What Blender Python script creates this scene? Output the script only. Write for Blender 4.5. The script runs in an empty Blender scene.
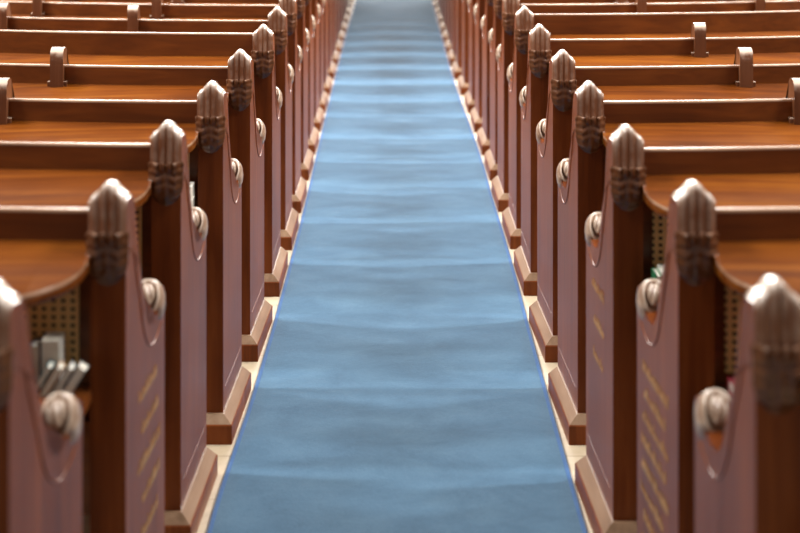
import bpy, bmesh, math, random
from mathutils import Vector
random.seed(7)
S = bpy.context.scene
C = S.collection
V = S.view_settings
V.view_transform = 'Standard'; V.look = 'None'; V.gamma = 1.0; V.exposure = 0.0
V.use_curve_mapping = False

# ------------------------------------------------------------------ materials
def nodes(name):
    m = bpy.data.materials.new(name); m.use_nodes = True
    nt = m.node_tree
    return m, nt, nt.nodes['Principled BSDF']

def N(nt, kind, **kw):
    n = nt.nodes.new(kind)
    for k, v in kw.items():
        setattr(n, k, v)
    return n

def ramp(nt, stops):
    r = nt.nodes.new('ShaderNodeValToRGB')
    e = r.color_ramp.elements
    while len(e) < len(stops): e.new(0.5)
    for i, (p, c) in enumerate(stops):
        e[i].position = p; e[i].color = (*c, 1)
    return r

def wood(name, dark, mid, light, axis='z', rough=0.32, coat=0.5, wear=None, spec=0.5, bump=0.06, rub_sheen=None):
    m, nt, b = nodes(name)
    L = nt.links
    tc = N(nt, 'ShaderNodeTexCoord')
    oi = N(nt, 'ShaderNodeObjectInfo')
    add = N(nt, 'ShaderNodeVectorMath', operation='ADD')
    sc = N(nt, 'ShaderNodeVectorMath', operation='SCALE'); sc.inputs['Scale'].default_value = 7.0
    cmb = N(nt, 'ShaderNodeCombineXYZ')
    for k in range(3): L.new(oi.outputs['Random'], cmb.inputs[k])
    L.new(cmb.outputs[0], sc.inputs[0])
    L.new(tc.outputs['Object'], add.inputs[0]); L.new(sc.outputs[0], add.inputs[1])
    mp = N(nt, 'ShaderNodeMapping')
    mp.inputs['Scale'].default_value = {'z': (26, 26, 1.6), 'x': (1.4, 24, 24), 'y': (24, 1.4, 24)}[axis]
    L.new(add.outputs[0], mp.inputs['Vector'])
    n1 = N(nt, 'ShaderNodeTexNoise'); n1.inputs['Scale'].default_value = 1.0
    n1.inputs['Detail'].default_value = 6; n1.inputs['Roughness'].default_value = 0.6
    n1.inputs['Distortion'].default_value = 0.6
    L.new(mp.outputs[0], n1.inputs['Vector'])
    n2 = N(nt, 'ShaderNodeTexNoise'); n2.inputs['Scale'].default_value = 2.6; n2.inputs['Detail'].default_value = 3
    L.new(add.outputs[0], n2.inputs['Vector'])
    mx = N(nt, 'ShaderNodeMath', operation='MULTIPLY_ADD')
    mx.inputs[1].default_value = 0.35
    L.new(n2.outputs[0], mx.inputs[0])
    mul = N(nt, 'ShaderNodeMath', operation='MULTIPLY'); mul.inputs[1].default_value = 0.65
    L.new(n1.outputs[0], mul.inputs[0]); L.new(mul.outputs[0], mx.inputs[2])
    r = ramp(nt, [(0.32, dark), (0.5, mid), (0.68, light)])
    L.new(mx.outputs[0], r.inputs[0])
    col = r.outputs[0]
    rgh = None
    if wear:
        wc, lo, hi = wear
        g = N(nt, 'ShaderNodeNewGeometry')
        n3 = N(nt, 'ShaderNodeTexNoise'); n3.inputs['Scale'].default_value = 30; n3.inputs['Detail'].default_value = 4
        L.new(add.outputs[0], n3.inputs['Vector'])
        pm = N(nt, 'ShaderNodeMath', operation='MULTIPLY_ADD'); pm.inputs[1].default_value = 0.10
        L.new(n3.outputs[0], pm.inputs[0]); L.new(g.outputs['Pointiness'], pm.inputs[2])
        mr = N(nt, 'ShaderNodeMapRange'); mr.inputs[1].default_value = lo; mr.inputs[2].default_value = hi
        L.new(pm.outputs[0], mr.inputs[0])
        mix = N(nt, 'ShaderNodeMix', data_type='RGBA')
        L.new(mr.outputs[0], mix.inputs['Factor']); L.new(col, mix.inputs['A'])
        mix.inputs['B'].default_value = (*wc, 1)
        col = mix.outputs['Result']
    if rub_sheen:                                    # top faces painted pale: hand-rubbed varnish plus gloss put into the colour
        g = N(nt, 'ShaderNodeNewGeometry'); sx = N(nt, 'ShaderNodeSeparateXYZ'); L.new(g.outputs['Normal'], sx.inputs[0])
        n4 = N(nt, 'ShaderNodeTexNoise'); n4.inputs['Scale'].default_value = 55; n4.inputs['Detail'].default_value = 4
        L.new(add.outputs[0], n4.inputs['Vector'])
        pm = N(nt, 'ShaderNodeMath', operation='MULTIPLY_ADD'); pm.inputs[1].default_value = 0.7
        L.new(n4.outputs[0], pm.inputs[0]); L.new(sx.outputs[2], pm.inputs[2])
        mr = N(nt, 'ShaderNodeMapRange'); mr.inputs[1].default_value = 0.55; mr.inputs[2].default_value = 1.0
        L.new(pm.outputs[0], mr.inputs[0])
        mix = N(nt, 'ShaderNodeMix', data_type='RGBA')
        L.new(mr.outputs[0], mix.inputs['Factor']); L.new(col, mix.inputs['A']); mix.inputs['B'].default_value = (*rub_sheen, 1)
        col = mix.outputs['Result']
    L.new(col, b.inputs['Base Color'])
    b.inputs['Roughness'].default_value = rough
    b.inputs['Specular IOR Level'].default_value = spec
    b.inputs['Coat Weight'].default_value = coat
    b.inputs['Coat Roughness'].default_value = 0.16
    bp = N(nt, 'ShaderNodeBump'); bp.inputs['Strength'].default_value = bump; bp.inputs['Distance'].default_value = 0.004
    L.new(n1.outputs[0], bp.inputs['Height']); L.new(bp.outputs[0], b.inputs['Normal'])
    return m

M = {}
M['end'] = wood('mahogany_upright', (0.085, 0.018, 0.003), (0.155, 0.036, 0.007), (0.235, 0.062, 0.013), 'z', 0.36, 0.0, None, 0.18)
M['back'] = wood('mahogany_long', (0.085, 0.021, 0.003), (0.155, 0.041, 0.006), (0.235, 0.068, 0.010), 'x', 0.36, 0.12, None, 0.4)
M['ledge'] = wood('golden_mahogany', (0.070, 0.015, 0.001), (0.150, 0.037, 0.003), (0.26, 0.080, 0.006), 'x', 0.32, 0.15, None, 0.35)
M['edge'] = wood('worn_lit_edge', (0.20, 0.095, 0.05), (0.34, 0.19, 0.11), (0.50, 0.33, 0.22), 'x', 0.35, 0.3)  # worn pale edges, with their highlight put into the colour too
M['finial'] = wood('worn_crest', (0.13, 0.043, 0.017), (0.22, 0.086, 0.040), (0.34, 0.16, 0.09), 'z', 0.30, 0.55, ((0.60, 0.48, 0.39), 0.558, 0.655), rub_sheen=(0.60, 0.49, 0.41))
M['leaf'] = wood('carved_leaf', (0.065, 0.020, 0.006), (0.11, 0.036, 0.012), (0.17, 0.062, 0.023), 'z', 0.30, 0.18, ((0.46, 0.28, 0.19), 0.59, 0.70))
M['scroll'] = wood('worn_scroll', (0.17, 0.085, 0.05), (0.28, 0.17, 0.11), (0.40, 0.28, 0.20), 'y', 0.36, 0.4, ((0.66, 0.55, 0.44), 0.55, 0.64))
M['plinth'] = wood('scuffed_plinth', (0.13, 0.068, 0.033), (0.225, 0.13, 0.072), (0.30, 0.195, 0.12), 'y', 0.42, 0.15)
M['divider'] = wood('divider_wood', (0.10, 0.032, 0.011), (0.15, 0.054, 0.021), (0.23, 0.095, 0.045), 'z', 0.34, 0.3, None, rub_sheen=(0.58, 0.45, 0.35))

def plain(name, col, rough=0.6, metal=0.0, noise=0.12, scale=40):
    m, nt, b = nodes(name)
    tc = N(nt, 'ShaderNodeTexCoord')
    n = N(nt, 'ShaderNodeTexNoise'); n.inputs['Scale'].default_value = scale; n.inputs['Detail'].default_value = 4
    nt.links.new(tc.outputs['Object'], n.inputs['Vector'])
    r = ramp(nt, [(0.3, [c * (1 - noise) for c in col]), (0.7, [min(1, c * (1 + noise)) for c in col])])
    nt.links.new(n.outputs[0], r.inputs[0]); nt.links.new(r.outputs[0], b.inputs['Base Color'])
    b.inputs['Roughness'].default_value = rough; b.inputs['Metallic'].default_value = metal
    return m
M['gold'] = plain('gilt_lettering', (0.52, 0.27, 0.07), 0.38, 0.35, 0.35, 120)
M['pages'] = plain('book_pages', (0.80, 0.76, 0.66), 0.8)
for k, c in dict(navy=(0.012, 0.02, 0.06), teal=(0.02, 0.13, 0.16), tan=(0.45, 0.26, 0.13), black=(0.012, 0.012, 0.014),
                 green=(0.012, 0.14, 0.055), red=(0.35, 0.02, 0.05), cream=(0.82, 0.80, 0.73), grey=(0.28, 0.30, 0.31)).items():
    M[k] = plain('cloth_' + k, c, 0.55)

def cane():
    m, nt, b = nodes('woven_cane'); L = nt.links
    tc = N(nt, 'ShaderNodeTexCoord')
    mp = N(nt, 'ShaderNodeMapping'); mp.inputs['Scale'].default_value = (1, 1, 1)
    L.new(tc.outputs['Object'], mp.inputs['Vector'])
    sep = N(nt, 'ShaderNodeSeparateXYZ'); L.new(mp.outputs[0], sep.inputs[0])
    def wave(out, per, ph):
        a = N(nt, 'ShaderNodeMath', operation='MULTIPLY_ADD'); a.inputs[1].default_value = 2 * math.pi / per; a.inputs[2].default_value = ph
        L.new(out, a.inputs[0])
        s = N(nt, 'ShaderNodeMath', operation='SINE'); L.new(a.outputs[0], s.inputs[0]); return s.outputs[0]
    wx = wave(sep.outputs[0], 0.020, 0.4); wz = wave(sep.outputs[2], 0.017, 0.0)
    mn = N(nt, 'ShaderNodeMath', operation='MINIMUM'); L.new(wx, mn.inputs[0]); L.new(wz, mn.inputs[1])
    r = ramp(nt, [(0.52, (0.80, 0.52, 0.20)), (0.68, (0.05, 0.02, 0.008))])
    mr = N(nt, 'ShaderNodeMapRange'); mr.inputs[1].default_value = -0.6; mr.inputs[2].default_value = 0.6
    L.new(mn.outputs[0], mr.inputs[0]); L.new(mr.outputs[0], r.inputs[0]); L.new(r.outputs[0], b.inputs['Base Color'])
    b.inputs['Roughness'].default_value = 0.5
    bp = N(nt, 'ShaderNodeBump', invert=True); bp.inputs['Distance'].default_value = 0.003; bp.inputs['Strength'].default_value = 0.6
    L.new(mr.outputs[0], bp.inputs['Height']); L.new(bp.outputs[0], b.inputs['Normal'])
    return m
M['cane'] = cane()

def carpet(name, a, c, d, edge=False):
    m, nt, b = nodes(name); L = nt.links
    tc = N(nt, 'ShaderNodeTexCoord')
    mp = N(nt, 'ShaderNodeMapping'); mp.inputs['Scale'].default_value = (2.0, 1.7, 1)
    L.new(tc.outputs['Object'], mp.inputs['Vector'])
    n1 = N(nt, 'ShaderNodeTexNoise'); n1.inputs['Scale'].default_value = 2.2; n1.inputs['Detail'].default_value = 9; n1.inputs['Roughness'].default_value = 0.74
    n1.inputs['Distortion'].default_value = 0.4
    L.new(mp.outputs[0], n1.inputs['Vector'])
    n2 = N(nt, 'ShaderNodeTexNoise'); n2.inputs['Scale'].default_value = 160; n2.inputs['Detail'].default_value = 3
    L.new(tc.outputs['Object'], n2.inputs['Vector'])
    ma = N(nt, 'ShaderNodeMath', operation='MULTIPLY_ADD'); ma.inputs[1].default_value = 0.3
    L.new(n2.outputs[0], ma.inputs[0])
    mu = N(nt, 'ShaderNodeMath', operation='MULTIPLY'); mu.inputs[1].default_value = 0.7
    L.new(n1.outputs[0], mu.inputs[0]); L.new(mu.outputs[0], ma.inputs[2])
    r = ramp(nt, [(0.3, a), (0.5, c), (0.72, d)])
    L.new(ma.outputs[0], r.inputs[0]); L.new(r.outputs[0], b.inputs['Base Color'])
    b.inputs['Roughness'].default_value = 0.95; b.inputs['Specular IOR Level'].default_value = 0.15
    b.inputs['Sheen Weight'].default_value = 0.22; b.inputs['Sheen Roughness'].default_value = 0.45
    b.inputs['Sheen Tint'].default_value = (0.75, 0.88, 1.0, 1)
    bp = N(nt, 'ShaderNodeBump'); bp.inputs['Strength'].default_value = 0.35; bp.inputs['Distance'].default_value = 0.004
    L.new(n2.outputs[0], bp.inputs['Height']); L.new(bp.outputs[0], b.inputs['Normal'])
    return m
M['carpet'] = carpet('blue_carpet', (0.027, 0.078, 0.140), (0.050, 0.122, 0.200), (0.082, 0.172, 0.258))
M['binding'] = carpet('blue_binding', (0.02, 0.07, 0.19), (0.03, 0.095, 0.24), (0.045, 0.125, 0.30))

def stone():
    m, nt, b = nodes('beige_stone_floor'); L = nt.links
    tc = N(nt, 'ShaderNodeTexCoord')
    br = N(nt, 'ShaderNodeTexBrick'); br.offset = 0.0
    br.inputs['Scale'].default_value = 1.0; br.inputs['Brick Width'].default_value = 0.42; br.inputs['Row Height'].default_value = 0.42
    br.inputs['Mortar Size'].default_value = 0.004
    br.inputs['Color1'].default_value = (0.46, 0.37, 0.25, 1); br.inputs['Color2'].default_value = (0.52, 0.43, 0.30, 1)
    br.inputs['Mortar'].default_value = (0.30, 0.22, 0.14, 1)
    L.new(tc.outputs['Object'], br.inputs['Vector'])
    n = N(nt, 'ShaderNodeTexNoise'); n.inputs['Scale'].default_value = 14; n.inputs['Detail'].default_value = 6
    L.new(tc.outputs['Object'], n.inputs['Vector'])
    mx = N(nt, 'ShaderNodeMix', data_type='RGBA', blend_type='MULTIPLY'); mx.inputs['Factor'].default_value = 0.35
    r = ramp(nt, [(0.35, (0.6, 0.55, 0.5)), (0.65, (1, 1, 1))]); L.new(n.outputs[0], r.inputs[0])
    L.new(br.outputs['Color'], mx.inputs['A']); L.new(r.outputs[0], mx.inputs['B'])
    L.new(mx.outputs['Result'], b.inputs['Base Color']); b.inputs['Roughness'].default_value = 0.55
    return m
M['stone'] = stone()

# ------------------------------------------------------------------ mesh helpers
def link(name, bm, mats, parent=None, smooth=True, bevel=0.0, angle=35):
    bmesh.ops.remove_doubles(bm, verts=bm.verts, dist=1e-6)
    bmesh.ops.recalc_face_normals(bm, faces=bm.faces)
    me = bpy.data.meshes.new(name); bm.to_mesh(me); bm.free()
    o = bpy.data.objects.new(name, me); C.objects.link(o)
    for m in (mats if isinstance(mats, (list, tuple)) else [mats]): me.materials.append(m)
    if smooth:
        for p in me.polygons: p.use_smooth = True
        me.set_sharp_from_angle(angle=math.radians(angle))
    if parent: o.parent = parent
    if bevel:
        md = o.modifiers.new('bevel', 'BEVEL'); md.width = bevel; md.segments = 2
        md.limit_method = 'ANGLE'; md.angle_limit = math.radians(35)
    return o

def box(bm, x0, x1, y0, y1, z0, z1):
    vs = [bm.verts.new((x, y, z)) for z in (z0, z1) for (x, y) in ((x0, y0), (x1, y0), (x1, y1), (x0, y1))]
    for f in ((0, 1, 2, 3), (4, 5, 6, 7), (0, 1, 5, 4), (1, 2, 6, 5), (2, 3, 7, 6), (3, 0, 4, 7)):
        bm.faces.new([vs[i] for i in f])

def grid(bm, pts, close=False):
    vs = [[bm.verts.new(p) for p in row] for row in pts]
    for a, b in zip(vs[:-1], vs[1:]):
        n = len(a)
        for i in range(n if close else n - 1):
            j = (i + 1) % n
            bm.faces.new((a[i], a[j], b[j], b[i]))
    return vs

def extrude_profile(bm, prof, u0, u1, sg, toe=0.0):
    # prof: list of (s, z); thickness along u
    a = [bm.verts.new((sg * (u0 - toe * s), s, z)) for s, z in prof]
    b = [bm.verts.new((sg * (u1 - toe * s), s, z)) for s, z in prof]
    fa = bm.faces.new(a); fb = bm.faces.new(b)
    n = len(prof)
    for i in range(n):
        bm.faces.new((a[i], a[(i + 1) % n], b[(i + 1) % n], b[i]))
    bmesh.ops.triangulate(bm, faces=[fa, fb])

def smooth_line(pts, n=6):
    out = []
    P = [pts[0]] + list(pts) + [pts[-1]]
    for i in range(1, len(P) - 2):
        p0, p1, p2, p3 = (Vector(q) for q in P[i - 1:i + 3])
        for k in range(n):
            t = k / n
            out.append(0.5 * ((2 * p1) + (p2 - p0) * t + (2 * p0 - 5 * p1 + 4 * p2 - p3) * t * t + (3 * p1 - p0 - 3 * p2 + p3) * t ** 3))
    out.append(Vector(pts[-1]))
    return out

def tube(bm, pts, r, seg=8):
    rows = []
    for i, p in enumerate(pts):
        d = (pts[min(i + 1, len(pts) - 1)] - pts[max(i - 1, 0)]).normalized()
        a = d.cross(Vector((1, 0, 0)));
        if a.length < 1e-4: a = d.cross(Vector((0, 0, 1)))
        a.normalize(); b = d.cross(a)
        rows.append([p + r * (math.cos(2 * math.pi * k / seg) * a + math.sin(2 * math.pi * k / seg) * b) for k in range(seg)])
    vs = grid(bm, rows, True)
    bm.faces.new(vs[0]); bm.faces.new(vs[-1])

# ------------------------------------------------------------------ the pew
T = 0.074          # thickness of the pew end
TOE = 0.022        # ends toe in a little towards the aisle
DEPTH = 0.60
LEN = 1.86         # pew length outward from the aisle end
BAY = 0.60
def bow(u):        # the rows curve away from the camera outward
    return 0.035 * u + 0.135 * u * u

SCOOP = [(0.598, 0.62), (0.602, 0.69), (0.594, 0.722), (0.572, 0.732), (0.545, 0.724), (0.51, 0.708), (0.47, 0.692), (0.42, 0.684), (0.37, 0.686),
         (0.32, 0.703), (0.288, 0.731), (0.262, 0.770), (0.235, 0.812), (0.20, 0.842), (0.172, 0.868), (0.150, 0.905), (0.135, 0.945), (0.120, 0.978), (0.098, 0.993), (0.05, 0.996), (0.0, 0.988)]

def gable(u):      # cross-section of the crest, seen from the front
    t = abs(u / T - 0.5) * 2
    g = 0.037 * (1.0 - (math.sqrt(t * t + 0.07) - 0.265) / (math.sqrt(1.07) - 0.265))
    g += 0.005 * math.exp(-((t - 0.90) / 0.12) ** 2)
    return g
def reed(u):
    x = u / T
    return 0.0042 * abs(math.sin(x * math.pi * 4)) ** 0.8

def pew_parts(sg, tall=0.0):
    """the parts of one pew; local x = sg*u (outward), y = s (forward), z up"""
    parts = []
    def P(o): parts.append(o); return o
    X = lambda u, s, z: Vector((sg * (u - TOE * s), s, z))
    # --- aisle end board
    bm = bmesh.new()
    prof = [(0.0, 0.0), (DEPTH, 0.0)] + [tuple(p) for p in smooth_line(SCOOP, 4)]
    extrude_profile(bm, prof, 0, T, sg, TOE)
    end = P(link('end_panel', bm, M['end'], bevel=0.0035))
    # --- moulding that follows the scoop
    bm = bmesh.new()
    ln = smooth_line([(0, .085, .965), (0, .112, .90), (0, .145, .845), (0, .20, .775), (0, .255, .700), (0, .32, .655), (0, .39, .637), (0, .45, .638), (0, .54, .658)], 5)
    tube(bm, [X(0.0003, p.y, p.z) for p in ln], 0.0028)
    mo = link('scoop_moulding', bm, M['end']); mo.parent = end
    bm = bmesh.new()
    tube(bm, [X(0.0008, 0.06 + 0.52 * k / 8, 0.145) for k in range(9)], 0.0016)
    mo = link('base_bead', bm, M['end']); mo.parent = end
    # --- fluted crest (finial)
    bm = bmesh.new()
    path = [(0.004, .925, 0, 0.6), (-.003, .938, 0, 1), (-.004, .955, 0, 1), (-.004, .968, .12, 1), (-.004, .980, .5, 1), (-.003, .990, .85, .9), (.000, .997, .97, .6), (.006, 1.0, 1, .4), (.014, 1.001, 1, .35), (.03, 1.001, 1, .35),
            (.05, 1.0, 1, .35), (.075, .997, .98, .35), (.095, .990, .92, .35), (.113, .977, .75, .3), (.127, .955, .5, .3), (.140, .925, .25, .2), (.153, .893, .06, .1), (.165, .868, 0, 0)]
    NU = 37
    rows = []
    for j, (s, z, g, rd) in enumerate(path):
        a = path[max(j - 1, 0)]; b = path[min(j + 1, len(path) - 1)]
        d = Vector((b[0] - a[0], b[1] - a[1])).normalized(); n = Vector((-d.y, d.x))
        row = []
        for i in range(NU):
            u = -0.002 + (T + 0.004) * i / (NU - 1)
            r = reed(min(max(u, 0), T)) * rd
            row.append(X(u, s + n.x * r, z + 0.016 * min(1, max(0, (z - 0.925) / 0.06)) + n.y * r + g * gable(min(max(u, 0), T))))
        rows.append(row)
    vs = grid(bm, rows)
    for col in (0, NU - 1):
        c = bm.verts.new(X(-0.002 if col == 0 else T + 0.002, 0.065, 0.91))
        for a, b in zip(vs[:-1], vs[1:]): bm.faces.new((a[col], b[col], c))
    for k, f in enumerate(bm.faces):
        if k >= (len(path) - 1) * (NU - 1): f.material_index = 1
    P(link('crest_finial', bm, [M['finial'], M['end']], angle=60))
    # --- acanthus carving wrapped round the near edge, under the flutes
    bm = bmesh.new()
    NQ, NV = 73, 22
    W = 0.026
    tot = 2 * W + T
    rows = []
    for j in range(NV):
        v = j / (NV - 1)
        row = []
        for i in range(NQ):
            q = tot * i / (NQ - 1)
            if q < W: u, s, nu, ns = 0.0, W - q, -1, 0
            elif q > W + T: u, s, nu, ns = T, q - W - T, 1, 0
            else: u, s, nu, ns = q - W, 0.0, 0, -1
            # round the corners
            kc = 0.012
            if 0 <= (q - W) < kc: w = 0.5 + 0.5 * (q - W) / kc; nu, ns = -(1 - w), -w
            elif 0 < (W - q) < kc: w = 0.5 - 0.5 * (W - q) / kc; nu, ns = -(1 - w), -w
            elif 0 <= (W + T - q) < kc: w = 0.5 + 0.5 * (W + T - q) / kc; nu, ns = (1 - w), -w
            elif 0 < (q - W - T) < kc: w = 0.5 - 0.5 * (q - W - T) / kc; nu, ns = (1 - w), -w
            x = (q / tot - 0.5) * 2                     # -1..1
            zt = 0.950 + 0.006 * abs(math.sin(x * 9))
            side = max(0.0, abs(x) - 0.58) / 0.42
            zb = 0.842 + 0.026 * min(1, abs(x) / 0.58) ** 2.5 + 0.040 * side
            fl = math.exp(-(v / 0.12) ** 2) * 0.007     # flared tips
            body = 0.017 * (math.sin(math.pi * min(1, 0.10 + 0.90 * v ** 1.1)) ** 0.75)
            fr = max(0.0, 1 - v / 0.24)
            chev = abs(math.sin(14.5 * v - 4.6 * abs(x) + 0.4)) ** 0.8
            rid = 0.010 * abs(math.sin(11.5 * x)) * fr ** 0.5 + 0.0078 * chev * (1 - fr) * min(1, 0.35 + 2.2 * abs(x)) * (1 - 0.4 * v)
            rid += 0.004 * math.exp(-(x / 0.10) ** 2) * (1 - fr)
            edge = min(1.0, 6 * (1 - abs(x))) * min(1, 6 * (1 - v))
            h = ((fl + body) * (1 - 0.88 * abs(nu)) + rid * (1 - 0.55 * abs(nu)) + 0.002) * edge - 0.002
            row.append(X(u + nu * h, s + ns * h, zt + (zb - zt) * v))
        rows.append(row)
    vs = grid(bm, rows)
    top = [bm.verts.new(X(*c)) for c in [(T / 2, 0.03, 0.95)]]
    for a, b in zip(vs[0][:-1], vs[0][1:]): bm.faces.new((a, b, top[0]))
    P(link('acanthus_carving', bm, M['leaf'], angle=70))
    # --- carved scroll on the arm
    bm = bmesh.new()
    rows = []
    NA, NB = 65, 41
    for i in range(NB):
        w = i / (NB - 1); u = -0.009 + (T - 0.008) * w
        sh = math.sqrt(max(0.0, 1 - abs(2 * w - 1) ** 2.6 * 0.75))
        row = []
        for k in range(NA - 1):
            a = 2 * math.pi * k / (NA - 1)
            da = (a - 2.55 + math.pi) % (2 * math.pi) - math.pi
            p, e = (w - 0.5) * 2.1, da / 1.25
            rr = math.sqrt(p * p + e * e)
            rid = 0.0055 * math.exp(-((rr - 0.84) / 0.13) ** 2) - 0.0085 * math.exp(-((rr - 0.60) / 0.10) ** 2)
            if rr < 0.56: rid += 0.0045 * abs(math.cos(7.5 * (p * 0.85 + e * 0.45))) + 0.003 * (1 - rr)
            if rr > 1.0: rid += 0.003 * abs(math.sin(4.0 * math.atan2(e, p)))
            r = 0.038 * sh + rid
            row.append(X(u, 0.520 + r * 1.25 * math.cos(a), 0.706 + r * 1.2 * math.sin(a)))
        rows.append(row)
    vs = grid(bm, rows, True)
    for e, u, du in ((0, -0.009, -1), (-1, T - 0.017, 1)):
        c = bm.verts.new(X(u + du * 0.004, 0.520, 0.706))
        ring = vs[e]
        for k in range(len(ring)): bm.faces.new((ring[k], ring[(k + 1) % len(ring)], c))
    P(link('scroll_carving', bm, M['scroll'], angle=60))
    # --- plinth
    bm = bmesh.new()
    lay = [(0.030, 0.0), (0.030, 0.054), (0.027, 0.058), (0.004, 0.083), (-0.01, 0.083)]
    rows = []
    for o, z in lay:
        so, s1 = -0.012 - o, DEPTH - 0.02 + o
        rows.append([X(-o, so, z), X(T + o, so, z), X(T + o, s1, z), X(-o, s1, z)])
    vs = grid(bm, rows, True); bm.faces.new(vs[0]); bm.faces.new(vs[-1])
    bm.faces.ensure_lookup_table()
    for f in bm.faces:
        zz = [v.co.z for v in f.verts]
        f.material_index = 1 if 0.055 < min(zz) and max(zz) < 0.09 else 0
    P(link('plinth', bm, [M['end'], M['plinth']], smooth=False))
    # --- curved back
    US = [T - 0.004 + (LEN - T) * k / 26 for k in range(27)]
    def swept(name, prof, mat, us=US, parent=None, smooth=True, angle=35):
        bm = bmesh.new()
        rows = [[Vector((sg * u, s + bow(u - T), z)) for s, z in prof] for u in us]
        vs = grid(bm, rows, True); bm.faces.new(vs[0]); bm.faces.new(vs[-1])
        o = link(name, bm, mat, parent, smooth, 0, angle)
        return o
    bk = P(swept('backrest', [(.058, .36), (.086, .36), (.086, .985 + tall), (.058, .985 + tall)], M['back']))
    tr = swept('top_rail', [(s_, z_ + tall) for s_, z_ in [(.0572, .984), (.0572, .9885), (.0595, .9905), (.072, .991), (.084, .9905), (.0868, .9885), (.0868, .984)]], M['edge'], angle=50); P(tr)
    # cane insert below the ledge
    bm = bmesh.new()
    us = [T + 0.03 + 0.5 * k / 8 for k in range(9)]
    rows = [[Vector((sg * u, s + bow(u - T), z)) for s, z in ((.050, .655), (.050, .86), (.0585, .86), (.0585, .655))] for u in us]
    vs = grid(bm, rows, True); bm.faces.new(vs[0]); bm.faces.new(vs[-1])
    c = link('cane_panel', bm, M['cane'], smooth=False); c.parent = bk
    # --- sloping book ledge with a rounded aisle corner
    bm = bmesh.new()
    def dep(u):
        t = (u - T) / 0.19
        if t >= 1: return 0.305
        return 0.115 + 0.19 * math.sqrt(max(0, 1 - (1 - t) ** 2))
    us = [T - 0.003 + 0.19 * (k / 20) ** 2 for k in range(21)] + [T + 0.19 + (LEN - T - 0.19) * k / 20 for k in range(1, 21)]
    rows = []
    for u in us:
        d = dep(max(u, T)); b = bow(u - T)
        rows.append([Vector((sg * u, .058 + b, .900)), Vector((sg * u, .058 + b, .926)), Vector((sg * u, .058 + b - d * 0.5, .926 - .10 * d)),
                     Vector((sg * u, .064 + b - d, .926 - .20 * d)), Vector((sg * u, .058 + b - d, .919 - .20 * d)), Vector((sg * u, .058 + b - d, .905 - .20 * d)), Vector((sg * u, .064 + b - d, .900 - .20 * d))])
    vs = grid(bm, rows, True); bm.faces.new(vs[0]); bm.faces.new(vs[-1])
    bm.faces.ensure_lookup_table()
    for k, f in enumerate(bm.faces):
        if k < 7 * (len(us) - 1) and k % 7 == 3: f.material_index = 1  # pale front strip paints in the highlight along the ledge edge
    lg = link('book_ledge', bm, [M['ledge'], M['edge']], angle=40)
    P(lg)
    # --- book shelf below with a lip, and a lower rail
    sh = P(swept('book_shelf', [(.058, .612), (.058, .63), (-.12, .63), (-.12, .648), (-.132, .648), (-.132, .606), (-.12, .606)], M['back']))
    P(swept('back_rail', [(.030, .445), (.058, .445), (.058, .56), (.030, .56)], M['ledge']))
    # --- seat and its front rail
    P(swept('seat', [(.086, .44), (.50, .455), (.51, .445), (.50, .43), (.086, .41)], M['ledge'], us=[T - 0.003 + (LEN - T) * k / 26 for k in range(27)]))
    P(swept('seat_rail', [(.44, .33), (.465, .33), (.465, .435), (.44, .435)], M['back']))
    # --- dividers between the seats
    dp = smooth_line([(.022, .80), (.018, .90), (.018, .99), (.020, 1.022), (.030, 1.042), (.055, 1.051), (.085, 1.050), (.112, 1.038), (.126, 1.01), (.14, .96), (.18, .86), (.25, .76),
                      (.33, .705), (.43, .70), (.47, .685), (.475, .66), (.45, .63), (.44, .45)], 3)
    dp = [tuple(p) for p in dp] + [(.10, .45), (.09, .80)]
    for k in (() if tall else (1, 2, 3)):
        u0 = T + k * BAY - (0.045 if k == 3 else 0.0) - 0.022
        b = bow(u0 + 0.022 - T)
        bm = bmesh.new()
        extrude_profile(bm, [(s + b, z) for s, z in dp], u0, u0 + 0.045, sg)
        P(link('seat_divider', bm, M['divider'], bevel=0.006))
        bm = bmesh.new()
        box(bm, sg * (u0 - 0.012), sg * (u0 + 0.057), b + 0.030, b + 0.0585, 0.918, 0.937)
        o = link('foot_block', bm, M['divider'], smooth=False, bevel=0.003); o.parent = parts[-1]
    # --- plain outer end
    bm = bmesh.new()
    b = bow(LEN - T)
    extrude_profile(bm, [(s + b, z) for s, z in prof], LEN - 0.01, LEN + 0.045, sg)
    P(link('end_panel', bm, M['end'], bevel=0.0035))
    return parts

ORD = ['nearest', 'second', 'third', 'fourth', 'fifth', 'sixth', 'seventh', 'eighth', 'ninth', 'tenth', 'eleventh', 'twelfth', 'thirteenth', 'fourteenth',
       'fifteenth', 'sixteenth', 'seventeenth', 'eighteenth', 'nineteenth', 'twentieth', 'twenty-first', 'twenty-second', 'twenty-third']
F, H, VY = 2200.0, 1.73, 148.0
NROW = 22
def rows_of(tops, bases, step0):
    d = [F * 0.68 / (y + VY) - 0.10 for y in tops] + [F * H / (y + VY) + 0.045 for y in bases]
    while len(d) < NROW: d.append(d[-1] + step0)
    return d
DL = rows_of([275, 178, 119], [445, 362, 297, 250.5, 213.5, 180.5, 155, 132, 113.5, 96, 80], 1.035)
DR = rows_of([272, 178, 123], [445.5, 362.8, 296, 249.5, 212, 181, 155.5, 132.5, 113.5, 95.5, 79.5], 1.035)
XL = [.598, .543, .528, .496, .484, .468, .465, .465, .468, .470, .472, .473, .473, .473]
XR = [.572, .584, .5445, .545, .548, .543, .544, .540, .545, .542, .538, .532, .518, .505]
XL += [.472] * (NROW - len(XL)); XR += [.50] * (NROW - len(XR))

def near_words(side, i):
    w = ORD[i] + (' from the camera' if i else ' to the camera')
    return w

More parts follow.
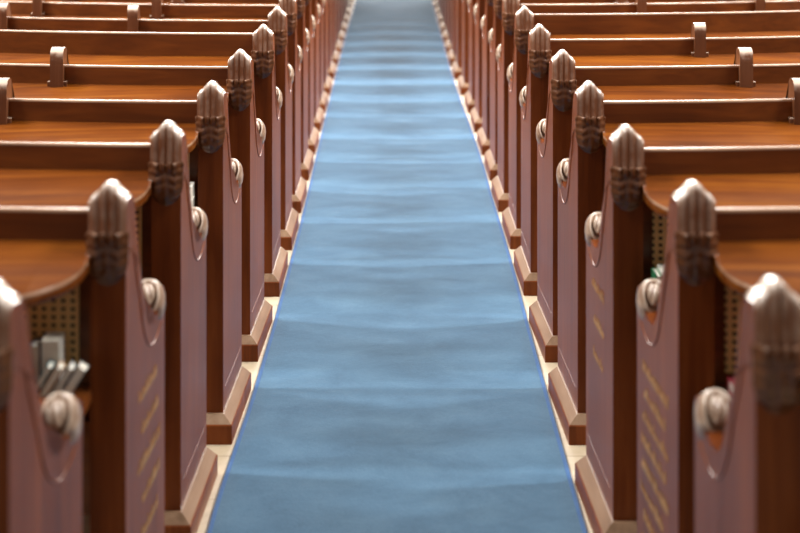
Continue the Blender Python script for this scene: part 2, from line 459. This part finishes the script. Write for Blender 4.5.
protos = {}
def gather(parts):
    top = [o for o in parts]
    return top
def place_pew(side, i, d, x):
    sg = -1 if side == 'left' else 1
    root = bpy.data.objects.new('church_pew', None); C.objects.link(root)
    root.empty_display_size = 0.1
    root.location = (sg * x, d, 0)
    root.rotation_euler.z = -sg * -{('left', 0): 0.028, ('left', 1): 0.006, ('right', 1): 0.006}.get((side, i), -0.018 if i >= 5 else 0.0)
    extra = {('left', 1): 'faint gold lettering, ', ('right', 1): 'gold lettering on end, ', ('right', 2): 'a little gold lettering, '}.get((side, i), '')
    base = 'carved mahogany pew' if extra else 'carved mahogany pew with scrolled end'
    root['label'] = f'{base}, {extra}{"" if extra else ""}{side} of blue carpet, {near_words(side, i)}'
    root['category'] = 'pew'
    root['group'] = f'pews on the {side} side of the aisle'
    tall = 0.026 if (side, i) in (('left', 5), ('right', 6)) else 0.0     # two pews have a plain, slightly taller back
    key = (side, tall)
    if key not in protos:
        protos[key] = pew_parts(sg, tall)
        for o in protos[key]: o.parent = root
    else:
        for o in protos[key]:
            c = o.copy(); C.objects.link(c); c.parent = root
            for ch in o.children:
                k = ch.copy(); C.objects.link(k); k.parent = c
    return root
PEW = {}
for i in range(NROW):
    PEW['left', i] = place_pew('left', i, DL[i], XL[i])
    PEW['right', i] = place_pew('right', i, DR[i], XR[i])

# ------------------------------------------------------------------ gilt inscriptions on three pew ends (worn, unreadable)
def inscription(root, sg, z0, z1, s0, s1, nrow, seed):
    rnd = random.Random(seed)
    for r in range(nrow):
        zc = z0 + (z1 - z0) * r / max(1, nrow - 1)
        s = s0 + rnd.uniform(0, 0.07) + (0.03 if r % 2 else 0)
        send = s1 - rnd.uniform(0, 0.08)
        pts, wd = [Vector((0, s, zc))], [0.002]
        while s < send:
            w = rnd.uniform(0.008, 0.016); h = rnd.choice((0.010, 0.010, 0.012, 0.020, 0.024))
            for (ds, dz, t) in ((0.35, h, 0.0026), (0.55, h * 0.8, 0.0030), (0.6, -0.004, 0.0030), (0.8, -0.005, 0.0014), (1.0, 0.003, 0.0012)):
                pts.append(Vector((0, s + ds * w, zc + dz))); wd.append(t)
            s += w
            if rnd.random() < 0.2:                       # hairline to the next word
                s += 0.014; pts.append(Vector((0, s, zc))); wd.append(0.0004)
        bm = bmesh.new(); rows = []
        for k, p in enumerate(pts):
            d = (pts[min(k + 1, len(pts) - 1)] - pts[max(k - 1, 0)]).normalized(); n = Vector((0, -d.z, d.y)) * wd[k]
            rows.append([Vector((sg * (o - TOE * q.y), q.y, q.z)) for q, o in ((p - n, 0.0008), (p - n, -0.0012), (p + n, -0.0012), (p + n, 0.0008))])
        grid(bm, rows, True)
        o = link('inscription_line', bm, M['gold'], root, smooth=False)
        o['label'] = 'worn line of gold script'
inscription(PEW['right', 1], 1, 0.56, 0.17, 0.12, 0.54, 8, 3)
inscription(PEW['left', 1], -1, 0.56, 0.26, 0.14, 0.52, 5, 5)
inscription(PEW['right', 2], 1, 0.58, 0.40, 0.16, 0.48, 3, 9)

# ------------------------------------------------------------------ books on the shelves
def book(label, cover, w, h, t, root, u, s, z, rz=0, lean=0, flat=False, group=None):
    """w along reading width, h tall, t thick; standing with its spine up the shelf side or lying flat"""
    sg = 1 if root['group'].find('right') >= 0 else -1
    e = bpy.data.objects.new('hymn_book', None); C.objects.link(e); e.empty_display_size = 0.05
    ct = 0.0025
    bm = bmesh.new()
    box(bm, -t / 2, -t / 2 + ct, -w / 2, w / 2, 0, h); box(bm, t / 2 - ct, t / 2, -w / 2, w / 2, 0, h)
    box(bm, -t / 2 + ct, t / 2 - ct, w / 2 - ct, w / 2, 0, h)
    link('cover', bm, M[cover], e, smooth=False)
    bm = bmesh.new(); box(bm, -t / 2 + ct, t / 2 - ct, -w / 2 + 0.0012, w / 2 - ct, 0.003, h - 0.003)
    link('page_block', bm, M['pages'], e, smooth=False)
    x0, y0 = root.location.x, root.location.y
    e.location = (x0 + sg * u, y0 + s + bow(u - T), z)
    if flat: e.rotation_euler = (0, math.pi / 2, rz); e.location.z = z + t / 2; e.location.x -= h / 2 * math.cos(rz); e.location.y -= h / 2 * math.sin(rz)
    else:
        e.rotation_euler = (0, lean, rz); e.location.z += t / 2 * math.sin(abs(lean))
    e['label'] = label; e['category'] = 'book'
    if group: e['group'] = group
    return e
SZ = 0.6305
g = 'books on the shelf under the left ledge'
r1 = PEW['left', 1]
book('dark navy book standing left of the thick cream book, left shelf', 'navy', .07, .105, .022, r1, .178, -.018, SZ, group=g)
book('thick cream book standing behind leaning books under the left ledge', 'cream', .07, .115, .036, r1, .146, -.018, SZ, group=g)
book('slim teal book leaning, farthest from the post under the left ledge', 'teal', .052, .082, .014, r1, .182, -.085, SZ, lean=0.55, group=g)
book('tan book leaning beside the slim teal book under the left ledge', 'tan', .052, .080, .016, r1, .160, -.085, SZ, lean=0.55, group=g)
book('grey book leaning between tan and black books under the left ledge', 'grey', .052, .080, .014, r1, .138, -.085, SZ, lean=0.55, group=g)
book('black book with white pages leaning nearest the post, left shelf', 'black', .052, .078, .022, r1, .114, -.085, SZ, lean=0.55, group=g)
r3 = PEW['left', 3]
g2 = 'pale books stacked under the fourth left pew ledge'
for k, nm in enumerate(('bottom', 'middle', 'top')):
    book(f'pale cream book lying flat, {nm} of the stack on the fourth left pew', 'cream', .11, .13, .043, r3, .150, -.05, SZ + k * .0435, flat=True, group=g2)
r2 = PEW['right', 2]
g3 = 'books under the third right pew ledge'
book('green book with a pale neighbour on the right-hand shelf', 'green', .10, .10, .02, r2, .135, -.06, SZ, group=g3)
book('pale cream book standing between two green books on the right', 'cream', .10, .085, .016, r2, .116, -.06, SZ, group=g3)
book('second green book, nearest the carved post on the right-hand shelf', 'green', .10, .078, .014, r2, .100, -.06, SZ, group=g3)
q1 = PEW['right', 1]
book('red book lying flat on the shelf of the second right pew', 'red', .10, .13, .03, q1, .165, -.06, SZ, flat=True)

# ------------------------------------------------------------------ floor and carpet
bm = bmesh.new()
box(bm, -7.3, 7.3, -3, 43.2, -0.05, 0.0)
fl = link('floor', bm, M['stone'], smooth=False); fl['kind'] = 'structure'

def interp(tab, y):
    if y <= tab[0][0]: return tab[0][1]
    for (a, va), (b, vb) in zip(tab[:-1], tab[1:]):
        if y <= b: return va + (vb - va) * (y - a) / (b - a)
    return tab[-1][1]
CL = [(0, .467), (6.5, .466), (8.5, .434), (10.5, .433), (14, .444), (18, .444), (24, .42), (30, .42)]
CR = [(0, .503), (10.5, .510), (13.5, .495), (15, .477), (17, .462), (24, .462), (30, .462)]
def half(side, y):
    D_, X_, tab = (DL, XL, CL) if side == 'left' else (DR, XR, CR)
    kn = [(0, interp(tab, 0))] + [(D_[i] + 0.35, min(interp(tab, D_[i] + 0.35), X_[i] - 0.030 - (TOE if i < 5 else 0.004) * 0.62 - 0.009)) for i in range(2, NROW)]
    return interp(kn, y)
bm = bmesh.new()
ys = [-2 + 33 * k / 132 for k in range(133)]
ZC = 0.009
rows = []
for y in ys:
    l, r = half('left', y), half('right', y)
    rows.append([Vector((-l, y, 0.0004)), Vector((-l, y, ZC - 0.002)), Vector((-l + 0.004, y, ZC))] + [Vector((-l + (l + r) * k / 16, y, ZC)) for k in range(1, 16)] + [Vector((r - 0.004, y, ZC)), Vector((r, y, ZC - 0.002)), Vector((r, y, 0.0004))])
grid(bm, rows)
cp = link('carpet_runner', bm, M['carpet'], angle=60)
cp['label'] = 'long blue carpet runner down the middle of the aisle'; cp['category'] = 'carpet'
for tab, sgn in ((CL, -1), (CR, 1)):
    bm = bmesh.new()
    rows = []
    for y in ys:
        e = sgn * half('left' if sgn < 0 else 'right', y)
        rows.append([Vector((e - sgn * 0.010, y, 0.001)), Vector((e - sgn * 0.010, y, ZC + 0.0015)), Vector((e - sgn * 0.002, y, ZC + 0.0025)), Vector((e + sgn * 0.003, y, ZC)), Vector((e + sgn * 0.004, y, 0.001))])
    grid(bm, rows)
    b = link('edge_binding', bm, M['binding'], cp, angle=60); b['label'] = 'bright blue bound edge'

# ------------------------------------------------------------------ light: tall windows at the far end and along both sides
M['plaster'] = plain('warm_plaster', (0.62, 0.52, 0.42), 0.8, 0, 0.06, 3)
for nm, x0, x1, y0, y1 in (('wall_left', -7.3, -7.1, -3, 43.2), ('wall_right', 7.1, 7.3, -3, 43.2), ('wall_back', -7.1, 7.1, 43.0, 43.2)):
    bm = bmesh.new(); box(bm, x0, x1, y0, y1, 0, 12)
    o = link(nm, bm, M['plaster'], smooth=False); o['kind'] = 'structure'
w = bpy.data.worlds.new('church_air'); S.world = w; w.use_nodes = True
bg = w.node_tree.nodes['Background']; bg.inputs[0].default_value = (1.0, 0.92, 0.84, 1); bg.inputs[1].default_value = 0.30
def area(name, loc, target, sx, sy, power, col, spread=180):
    l = bpy.data.lights.new(name, 'AREA'); l.shape = 'RECTANGLE'; l.size = sx; l.size_y = sy; l.energy = power; l.color = col
    l.spread = math.radians(spread)
    o = bpy.data.objects.new(name, l); C.objects.link(o); o.location = loc
    o.rotation_euler = (Vector(target) - Vector(loc)).to_track_quat('-Z', 'Y').to_euler()
    return o
area('east_window_light', (0, 42, 9.5), (0, 8, 0.5), 13, 9, 8500, (1.0, 0.96, 0.92))
for k in range(5):
    for sd in (-1, 1):
        area('clerestory_light', (sd * 6.2, 4.0 + 3.1 * k, 8.9), (sd * 0.1, 4.0 + 3.1 * k, 0.4), 0.7, 2.2, (82, 132, 195, 265, 300)[k], (1.0, 0.97, 0.94), 70)

# ------------------------------------------------------------------ camera
cam = bpy.data.cameras.new('camera'); co = bpy.data.objects.new('camera', cam); C.objects.link(co)
co.location = (0, 0, H); co.rotation_euler = (math.pi / 2, 0, 0)
cam.sensor_width = 36; cam.lens = F / 800 * 36
cam.shift_x = 8 / 800; cam.shift_y = -(266.5 + VY) / 800
cam.clip_end = 200
cam.dof.use_dof = True; cam.dof.focus_distance = 7.7; cam.dof.aperture_fstop = 3.8
S.camera = co
